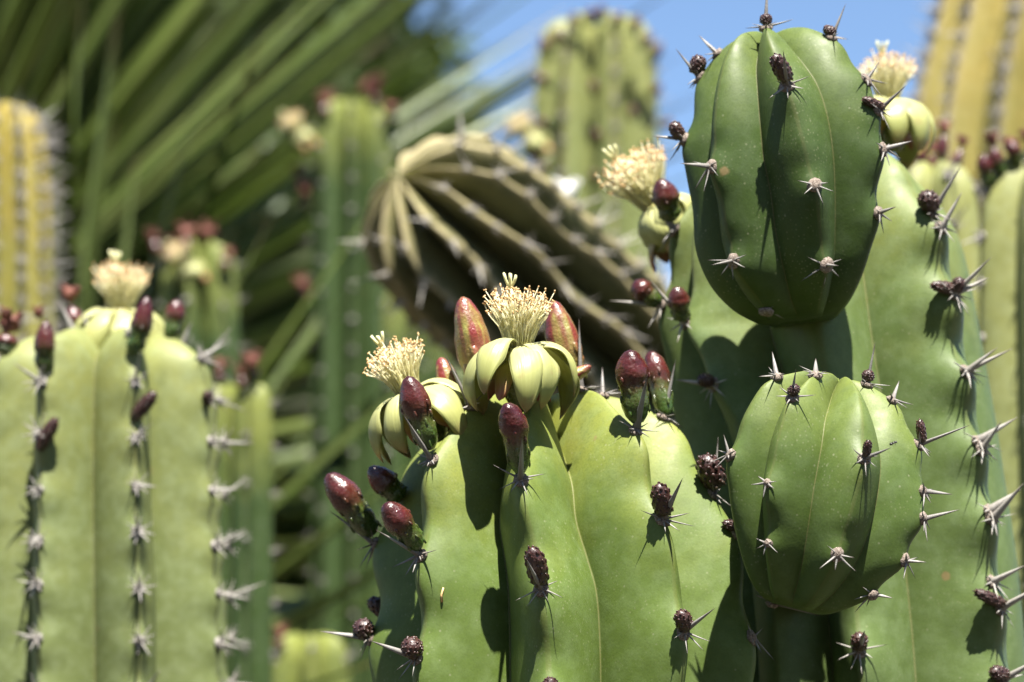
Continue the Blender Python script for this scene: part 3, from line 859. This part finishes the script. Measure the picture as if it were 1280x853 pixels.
# ================================================================== other cacti
def crenate(S, step, l0):
    for k in range(S.n):
        l = S.rmax * l0 * (1 + .35 * ((k * .618) % 1))
        while l < S.L:
            S.bumps[k].append(l); l += step * rnd.uniform(.85, 1.15)
def auto_clusters(S, plant, step, size, ks=None, lmax=None, l0=.4, meshes=CLUSTERS, facing=True, jitter=.15):
    for k in range(S.n):
        if ks is not None and k not in ks: continue
        spots_ = list(S.bumps[k]); l = S.rmax * l0 * (1 + .35 * ((k * .618) % 1))
        if spots_: l = spots_.pop(0)
        while l < (lmax or S.L):
            P = S.pt(k, l, 0); c, r = S._cr(l)
            if not facing or (P - c).dot(CAM - P) > -0.35 * r * (CAM - P).length:
                Nn = S.normal(k, l)
                if Nn.dot(P - c) < 0: Nn = (P - c).normalized()
                o = bpy.data.objects.new('spine_cluster', rnd.choice(meshes))
                if not jitter: z = size * rnd.uniform(.75, 1.25)
                z = size * rnd.uniform(.85, 1.15)
                link(o, plant, mat_at(P, Nn, z, z, z, rnd.uniform(0, 6.28)))
            l = (spots_.pop(0) if spots_ else 9e9) if S.bumps[k] else l + step * rnd.uniform(1 - jitter, 1 + jitter)

# left column
L = empty('column_cactus', 'pale green ribbed cactus column with a yellow flower between dark maroon buds', 'cactus', (at(130, 853, 1.06).x, 1.06, 0))
SL = Stem(prof_px([(133, 424, 5), (133, 420, 40), (133, 423, 80), (132, 436, 112), (131, 462, 132), (130, 520, 141), (130, 640, 146), (132, 760, 150), (133, 880, 151), (133, 1000, 151)], 1.06), 8, .36, 22.5, axis=Z, rings=80, sharp=.5, drop=.3, seed=5)
crenate(SL, .0185, .75)
add_stem(SL, 'stem', L, M_L)
auto_clusters(SL, L, .0185, .0062, l0=.75, meshes=CLUSTERS)
def lb(px, py, tip, w, kind='big', out=.004):
    k, l, e = SL.find(px, py); P = SL.pt(k, l, 0); bud(L, P, tip, w, kind, out)
lb(82, 462, (58, 398), 30); lb(183, 442, (185, 368), 30); lb(212, 430, (222, 372), 28, 'big', 0); lb(190, 522, (196, 488), 20, 'young'); lb(76, 560, (72, 520), 20, 'young')
lb(262, 505, (258, 487), 16, 'young'); lb(20, 458, (10, 415), 34, 'big', 0)
flower(L, at(150, 428, 1.06), at(150, 390, 1.06), 1.08, roll=.4, npet=10, stam=0, axis=Vector((.05, -.12, 1)))
withered(L, 87, 368, 1.06, 34); withered(L, 12, 405, 1.06, 46); withered(L, 48, 392, 1.06, 22)
def tie(px0, py0, px1, py1, Y, w, plant, mat=None):
    bud(plant, at(px0, py0, Y), (px1, py1), w, 'big', 0)
tie(100, 425, 88, 380, 1.06, 26, L)
for (bx, by, tx, ty) in ((100, 432, 72, 372), (225, 436, 240, 402), (118, 426, 99, 385)):
    b0 = at(bx, by, 1.05); o = bpy.data.objects.new('spine_cluster', PAD); link(o, L, mat_at(b0, Z, .002, .002, .002)); T = out_tip(b0, (tx, ty), .004); spine(o, b0, T - b0, (T - b0).length, .0016, True, True)

# yellow column at far left
Yc = empty('yellow_cactus', 'yellow ribbed cactus column rounded at the top, with pale bristle spines', 'cactus', (at(-5, 853, 1.55).x, 1.55, 0))
SY = Stem(prof_px([(0, 134, 4), (0, 132, 24), (0, 140, 42), (0, 165, 56), (0, 220, 63), (0, 320, 67), (0, 500, 70), (0, 800, 72)], 1.55), 13, .18, 4, axis=Z, rings=60, sharp=.4, drop=.1, seed=6, lowres=True)
add_stem(SY, 'stem', Yc, M_Y)
auto_clusters(SY, Yc, .012, .0065, l0=.6)

# olive leaning barrel in the middle
Mc = empty('leaning_cactus', 'olive brown many-ribbed cactus leaning over, its crown of wavy tan ribs facing out', 'cactus', (at(1040, 853, 2.0).x, 2.0, 0))
pm = []
def mp(px, py, Y, hw): pm.append((at(px, py, Y), hw * pxs(Y)))
for sp, hw in ((0, 3), (2, 30), (8, 56), (24, 84), (52, 106), (92, 117), (145, 120), (210, 120), (290, 119), (360, 118)):
    mp(498 + sp * .74, 220 + sp * .67, 1.30 + sp * .00025, hw)
mp(830, 520, 1.45, 118); mp(880, 640, 1.50, 118); mp(905, 800, 1.53, 118); mp(912, 1000, 1.54, 118)
SM = Stem(pm, 13, .40, 8, axis=None, rings=110, sharp=.6, to_ground=True, drop=.7, wob=.05, wave=.55, seed=8, lowres=True)
Mc.location = (at(912, 1000, 1.54).x, 1.54, 0); MW[Mc.name] = Matrix.Translation(Mc.location)
crenate(SM, .016, .55)
add_stem(SM, 'stem', Mc, M_M)
auto_clusters(SM, Mc, .016, .0045, l0=.8, meshes=CLUSTERS_LONG)
wf = withered(Mc, 708, 240, 1.46, 48); wf.data = wf.data.copy(); wf.data.materials.clear(); wf.data.materials.append(M_WHITE); wf.name = 'flower'; wf['label'] = 'small white flower head'
MW['flower_white'] = MW.get('withered_flower')

# tall column behind
Tc = empty('tall_cactus', 'tall pale green cactus column with dark buds along its ribs against the sky', 'cactus', (at(750, 853, 1.9).x, 1.9, 0))
ST = Stem(prof_px([(748, 28, 4), (748, 25, 30), (748, 30, 56), (747, 46, 72), (746, 86, 79), (745, 200, 82), (745, 400, 84), (745, 800, 86)], 1.9), 8, .36, 14, axis=Z, rings=70, sharp=.5, drop=.4, seed=9, lowres=True)
add_stem(ST, 'stem', Tc, M_T)
auto_clusters(ST, Tc, .019, .0050, l0=.9)
for (bx, by, tx, ty, w) in ((700, 60, 692, 34, 16), (690, 75, 676, 42, 15), (738, 32, 738, 8, 17), (770, 35, 775, 12, 16), (790, 45, 798, 18, 16), (752, 28, 752, 4, 14), (722, 40, 716, 14, 14), (812, 80, 828, 52, 15), (800, 62, 816, 40, 14), (690, 110, 668, 92, 15), (812, 120, 828, 104, 14), (826, 160, 842, 150, 14), (745, 120, 740, 98, 14), (748, 180, 744, 160, 14), (690, 160, 668, 148, 14), (790, 150, 792, 130, 14), (745, 230, 742, 212, 12), (692, 215, 672, 205, 12)):
    bud(Tc, at(bx, by, 1.86), (tx, ty), w, 'big', .004)
flower(Tc, at(680, 190, 1.86), at(662, 172, 1.86), 1.0, shut=True, npet=8, axis=Vector((-.6, -.2, .8)))

# golden column upper right
Rc = empty('golden_cactus', 'golden yellow large cactus column with bristly pale ribs rising past the frame', 'cactus', (at(1290, 853, 1.6).x, 1.6, 0))
SR = Stem([(at(cx, cy, 1.6), hw * pxs(1.6)) for cx, cy, hw in ((1325, -260, 5), (1325, -262, 50), (1322, -240, 90), (1315, -190, 118), (1316, -100, 134), (1308, 20, 140), (1284, 150, 146), (1272, 320, 146), (1266, 520, 145), (1264, 800, 146))], 13, .22, 5, axis=Vector((.10, 0, 1)), rings=70, sharp=.4, drop=.2, seed=10, lowres=True)
add_stem(SR, 'stem', Rc, M_R)
auto_clusters(SR, Rc, .013, .0075, l0=.8)

# pale column at the right edge
Fc = empty('pale_cactus', 'pale green cactus column beyond the long grey spines, withered red flowers at its top', 'cactus', (at(1320, 853, 1.16).x, 1.16, 0))
SF = Stem(prof_px([(1312, 196, 4), (1312, 192, 30), (1311, 200, 58), (1310, 225, 78), (1310, 270, 90), (1312, 400, 95), (1318, 600, 98), (1322, 800, 99), (1324, 1000, 99)], 1.16), 7, .30, -20, axis=Z, rings=60, sharp=.5, drop=.4, seed=11, lowres=True)
add_stem(SF, 'stem', Fc, M_F)
auto_clusters(SF, Fc, .022, .006, l0=.9)
for (x, y, w) in ((1240, 175, 26), (1262, 182, 30), (1228, 205, 20), (1285, 170, 30)):
    withered(Fc, x, y, 1.15, w)
for bx, by, tx, ty in ((1235, 232, 1228, 190), (1252, 215, 1240, 182), (1272, 204, 1262, 175), (1300, 200, 1286, 172)): bud(Fc, at(bx, by, 1.15), (tx, ty), 22, 'big', .004)

# slim one between it and the rear stem
Hc = empty('slim_cactus', 'slim green cactus stem behind the broad spined stem, red withered flowers on top', 'cactus', (at(1190, 853, 1.22).x, 1.22, 0))
SH = Stem(prof_px([(1168, 208, 4), (1168, 205, 18), (1168, 212, 36), (1168, 235, 50), (1170, 300, 56), (1176, 500, 60), (1182, 800, 62)], 1.22), 6, .36, 12, axis=Z, rings=50, sharp=.5, seed=12, lowres=True)
add_stem(SH, 'stem', Hc, M_F)
auto_clusters(SH, Hc, .022, .006, l0=.9)
for (x, y, w) in ((1148, 170, 24), (1180, 160, 26), (1203, 178, 24), (1166, 185, 20)):
    withered(Hc, x, y, 1.22, w); bud(Hc, at(x * .6 + 1168 * .4, 222, 1.22), (x, y + 6), 18, 'big', .002)

# small cacti on the left, shade on their lower stems painted into the skin
def small(name, label, Y, rows, n, ph, tops, blooms=(), d=.5, mat=None):
    e_ = empty(name, label, 'cactus', (at(rows[-1][0], 853, Y).x, Y, 0))
    S = Stem(prof_px(rows, Y), n, d, ph, axis=Z, rings=60, sharp=.5, drop=.5, seed=len(label), lowres=True)
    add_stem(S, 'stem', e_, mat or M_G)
    auto_clusters(S, e_, .026, .0040, l0=1.0)
    for x, y, w in tops:
        withered(e_, x, y, Y - .01, w * 1.3)
        k, l, e = S.find(x, y + 26)
        P = S.pt(k, l, 0); bud(e_, P, (x, y + 4), 16, 'big', .003)
    for bx, by, mx, my in blooms:
        flower(e_, at(bx, by, Y - .02), at(mx, my, Y - .02), .9, shut=True, npet=7, axis=Vector((-.5, -.3, .8)))
    return e_, S
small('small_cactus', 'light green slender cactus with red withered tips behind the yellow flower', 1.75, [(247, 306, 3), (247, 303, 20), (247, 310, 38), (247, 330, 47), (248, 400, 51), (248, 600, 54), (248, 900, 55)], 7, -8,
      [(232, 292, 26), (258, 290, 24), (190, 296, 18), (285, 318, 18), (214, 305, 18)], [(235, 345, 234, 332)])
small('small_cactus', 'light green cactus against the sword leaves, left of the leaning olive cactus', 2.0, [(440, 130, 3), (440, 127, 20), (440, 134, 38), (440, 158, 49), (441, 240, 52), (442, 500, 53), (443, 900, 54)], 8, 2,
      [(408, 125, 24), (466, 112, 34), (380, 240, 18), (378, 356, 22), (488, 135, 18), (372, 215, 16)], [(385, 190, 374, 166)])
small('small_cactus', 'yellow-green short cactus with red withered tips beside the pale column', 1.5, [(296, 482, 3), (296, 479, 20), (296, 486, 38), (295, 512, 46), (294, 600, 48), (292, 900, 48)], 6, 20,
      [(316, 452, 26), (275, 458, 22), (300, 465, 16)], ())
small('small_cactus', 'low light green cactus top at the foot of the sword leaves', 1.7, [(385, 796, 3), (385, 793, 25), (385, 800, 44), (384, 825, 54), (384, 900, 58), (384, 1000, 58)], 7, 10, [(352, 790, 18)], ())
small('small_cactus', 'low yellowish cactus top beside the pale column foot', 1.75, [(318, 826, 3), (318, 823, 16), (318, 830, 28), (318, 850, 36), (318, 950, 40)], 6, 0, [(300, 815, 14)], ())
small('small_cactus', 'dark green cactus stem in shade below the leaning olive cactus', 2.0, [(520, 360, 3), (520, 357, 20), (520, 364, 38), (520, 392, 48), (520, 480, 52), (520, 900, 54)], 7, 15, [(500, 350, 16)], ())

# ================================================================== sword-leaved plants
def sword_leaf(seed):
    r = random.Random(seed); bm = bmesh.new(); le = bm.verts.layers.float.new('edge'); ln = bm.verts.layers.float.new('len')
    rows = []; n = 12; dr = r.uniform(.0, .06); tw = r.uniform(-.5, .5)
    for i in range(n + 1):
        t = i / n
        w = 0.0120 * (0.75 + .9 * t if t < .3 else (1.02 - ((t - .3) / .7) ** 1.6)) + .0002
        zc = -dr * t * t; ca, sa = math.cos(tw * t), math.sin(tw * t)
        row = []
        for u in (-1, -.5, 0, .5, 1):
            y = u * w; zz = abs(u) * w * .35
            v = bm.verts.new((t, y * ca - zz * sa, zc + y * sa + zz * ca)); v[le] = abs(u); v[ln] = t
            row.append(v)
        rows.append(row)
    for a, b in zip(rows, rows[1:]):
        for j in range(4): bm.faces.new((a[j], a[j + 1], b[j + 1], b[j]))
    bmesh.ops.solidify(bm, geom=bm.faces[:], thickness=.0012)
    return bm
LEAVES = []
for i in range(5):
    LEAVES.append(bm_mesh('leaf', sword_leaf(i), M_LEAF))

def sword_plant(name, label, C, n_leaf, n_mass, length, seed, emin=-35, emax=88, wide=1.0, ymin=0.0):
    r = random.Random(seed)
    o = empty(name, label, 'yucca', (C.x, C.y, 0))
    bm = bmesh.new(); rows = lathe(bm, [(0, .10), (.1, .085), (.5, .07), (.9, .075), (1.0, .05)], 14, lambda v, a, z, q: Vector((v.x * (1 + .1 * math.sin(a * 5 + z * 30)), v.y, v.z * C.z - .05 * (z == 0))))
    tr = bpy.data.objects.new('trunk', bm_mesh('trunk', bm, M_BARK)); link(tr, o, Matrix.Translation((C.x, C.y, 0)))
    def xf(i, n):
        e = R_(emin + (emax - emin) * (1 - (i / n)) ** 0.9 + r.uniform(-6, 6)); a = i * 2.39996 + r.uniform(-.12, .12)
        d = Vector((math.cos(e) * math.cos(a), math.cos(e) * math.sin(a), math.sin(e)))
        side = Vector((-math.sin(a), math.cos(a), 0)); u = d.cross(side)
        ll = length * r.uniform(.82, 1.1)
        M = Matrix((d, side, u)).transposed() @ Matrix.Rotation(r.uniform(-1.25, 1.25), 3, 'X')
        if (M @ Vector((0, 0, 1))).z < 0: M = M @ Matrix.Rotation(math.pi, 3, 'X')
        M = M.to_4x4() @ Matrix.Diagonal((ll, wide * r.uniform(.8, 1.2), wide, 1))
        M.translation = C + d * .03 + Vector((0, 0, (e) * .06)); return M
    tot = n_leaf + n_mass; xs = [xf(i, tot) for i in range(tot)]
    xs = [M for M in xs if min((M @ Vector((t, 0, 0))).y for t in (.5, .75, 1.0)) > ymin or proj(M @ Vector((.9, 0, 0)))[0] < 60]
    def shown(M):
        n_ = 0
        for t in (.35, .6, .85):
            u = proj(M @ Vector((t, 0, 0))); n_ += (0 < u[0] < 1280 and 0 < u[1] < 853)
        return -n_ - .1 * (C.y - (M @ Vector((.6, 0, 0))).y)
    xs.sort(key=shown)
    for M in xs[:n_leaf]:
        link(bpy.data.objects.new('leaf', r.choice(LEAVES)), o, M)
    if n_mass:
        bmx = bmesh.new(); le = bmx.verts.layers.float.new('edge'); ln = bmx.verts.layers.float.new('len')
        srcs = [(me, [a.value for a in me.attributes['edge'].data], [a.value for a in me.attributes['len'].data]) for me in LEAVES]
        for M in xs[n_leaf:]:
            me, ed, le_ = r.choice(srcs)
            vs = []
            for v, a, b in zip(me.vertices, ed, le_):
                w = bmx.verts.new(M @ v.co); w[le] = a; w[ln] = b; vs.append(w)
            for p in me.polygons: bmx.faces.new([vs[j] for j in p.vertices])
        lm = bpy.data.objects.new('leaf_mass', bm_mesh('leaf_mass', bmx, M_LEAF)); link(lm, o); lm['kind'] = 'stuff'
    return o
sword_plant('sword_plant', 'large rosette of long green sword leaves fanning up past the cacti into the sky', at(-230, 700, 2.45), 300, 1200, .80, 3, wide=.85, ymin=2.12)
sword_plant('sword_plant', 'lower rosette of sword leaves deep in the shade behind the small cacti', at(60, 1180, 3.3), 260, 250, .98, 5)
sword_plant('sword_plant', 'small rosette of narrow leaves low between the pale column and the flowering cactus', at(60, 1010, 1.92), 70, 0, .42, 12, emin=5, wide=.5)

# dark shrub closing the view behind the leaves
def shrub(name, label, blobs, n, seed, Yb):
    r = random.Random(seed); o = empty(name, label, 'shrub', (blobs[0][0].x, Yb, 0))
    bm = bmesh.new(); le = bm.verts.layers.float.new('edge'); ln = bm.verts.layers.float.new('len')
    for i in range(n):
        c, ra = r.choice(blobs)
        d = Vector((r.gauss(0, 1), r.gauss(0, 1), r.gauss(0, 1))).normalized() * ra * r.uniform(.35, 1.05)
        p = c + d; M = mat_at(p, Vector((r.gauss(0, 1), r.gauss(0, 1), r.gauss(0, .6) + .8)), 1, 1, 1, r.uniform(0, 6))
        s_ = r.uniform(.035, .07)
        vs = [bm.verts.new(M @ (Vector(q) * s_)) for q in ((-1, 0, 0), (-.3, .34, .06), (.5, .25, .04), (1, 0, -.1), (.5, -.25, .04), (-.3, -.34, .06))]
        for v, e in zip(vs, (0, 1, 1, 0, 1, 1)): v[le] = e * .7; v[ln] = .3
        bm.faces.new(vs)
    link(bpy.data.objects.new('crown', bm_mesh('crown', bm, M_SHRUB, smooth=False)), o)
    bm = bmesh.new(); lx = bm.verts.layers.float.new('len')
    for c, ra in blobs:
        b = Vector((blobs[0][0].x + r.uniform(-.1, .1), Yb + r.uniform(-.1, .1), -.05))
        tube(bm, [b, b.lerp(c, .4) + Vector((r.uniform(-.1, .1), r.uniform(-.1, .1), .1)), c], .05, .015, lx, 8)
    link(bpy.data.objects.new('trunk', bm_mesh('trunk', bm, M_BARK)), o)
    return o
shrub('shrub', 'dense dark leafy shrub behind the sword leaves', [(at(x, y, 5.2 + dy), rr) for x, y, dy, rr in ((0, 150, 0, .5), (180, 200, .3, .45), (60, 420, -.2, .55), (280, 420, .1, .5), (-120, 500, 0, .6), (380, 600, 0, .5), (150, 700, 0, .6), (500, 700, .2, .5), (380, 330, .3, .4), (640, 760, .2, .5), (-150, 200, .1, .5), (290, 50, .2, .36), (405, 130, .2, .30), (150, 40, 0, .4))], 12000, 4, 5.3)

# added shrubs, out of view behind the camera, to block low sky light
for nm, x, y in (('added tall dark shrub, out of view, blocking low sky light on the flowering cactus', -.9, -2.2), ('added tall dark shrub, out of view, blocking low sky light on the branching cactus', 1.1, -2.4), ('added tall dark shrub, out of view, blocking low sky light on the pale column', -3.0, -1.6)):
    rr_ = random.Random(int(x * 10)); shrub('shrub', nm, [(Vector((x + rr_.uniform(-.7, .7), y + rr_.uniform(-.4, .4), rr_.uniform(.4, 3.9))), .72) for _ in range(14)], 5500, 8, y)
# ================================================================== small bits on the front stem
def bit(name, label, cat, px, py, S, length, w, mat, ang):
    best = None
    for k in range(S.n):
        for i in range(10, 100):
            for q in (-.8, -.5, -.25, .25, .5, .8):
                l = S.L * i / 100; p = S.pt(k, l, q); c, r = S._cr(l)
                if (p - c).y > 0: continue
                u = proj(p); dd = (u[0] - px) ** 2 + (u[1] - py) ** 2
                if best is None or dd < best[0]: best = (dd, k, l, q, p)
    _, k, l, q, p = best; Nn = S.normal(k, l, q)
    if Nn.y > 0: Nn = -Nn
    t = Vector((math.sin(ang), 0, math.cos(ang))); t = (t - Nn * t.dot(Nn)).normalized()
    bm = bmesh.new(); lx = bm.verts.layers.float.new('len')
    b = p + Nn * w * .6
    tube(bm, [b, b + t * length * .5 + Nn.cross(t) * w, b + t * length], w, w * .6, lx, 6)
    for v in bm.verts: v.co -= b
    o = bpy.data.objects.new(name, bm_mesh(name, bm, mat)); link(o, None, Matrix.Translation(b))
    o['label'] = label; o['category'] = cat
bit('dry_fibre', 'tiny orange dry fibre stuck to the front stem between two ribs', 'plant fibre', 553, 752, SA, .0042, .0004, M_ANT, .1)

# ant on the tip of a spine of the lower branch
bm = bmesh.new(); lx = bm.verts.layers.float.new('len')
for cx, rx, rz in ((-.0008, .00055, .0004), (0, .0004, .0003), (.0007, .0004, .00036)):
    ic = bmesh.ops.create_icosphere(bm, subdivisions=2, radius=1.0)
    for v in ic['verts']: v.co = Vector((cx + v.co.x * rx, v.co.y * rz, v.co.z * rz))
for i in range(3):
    for sg in (-1, 1):
        b = Vector((-.0002 + i * .0002, 0, 0)); m = b + Vector(((i - 1) * .0003, sg * .0005, .0003)); e = m + Vector(((i - 1) * .0004, sg * .0004, -.0007))
        tube(bm, [b, m, e], .00006, .00004, lx, 4)
s = NT('ant_shell'); s.set(Base_Color=(0.012, 0.009, 0.008, 1), Roughness=0.35)
P_ant = out_tip(pC[2][0], (1117, 554), .0095)
o = bpy.data.objects.new('ant', bm_mesh('ant', bm, s.m)); link(o, None, mat_at(P_ant, Vector((-.2, -.5, .8)), 1, 1, 1, .3))
o['label'] = 'tiny black ant at the tip of a spine on the lower round branch'; o['category'] = 'ant'
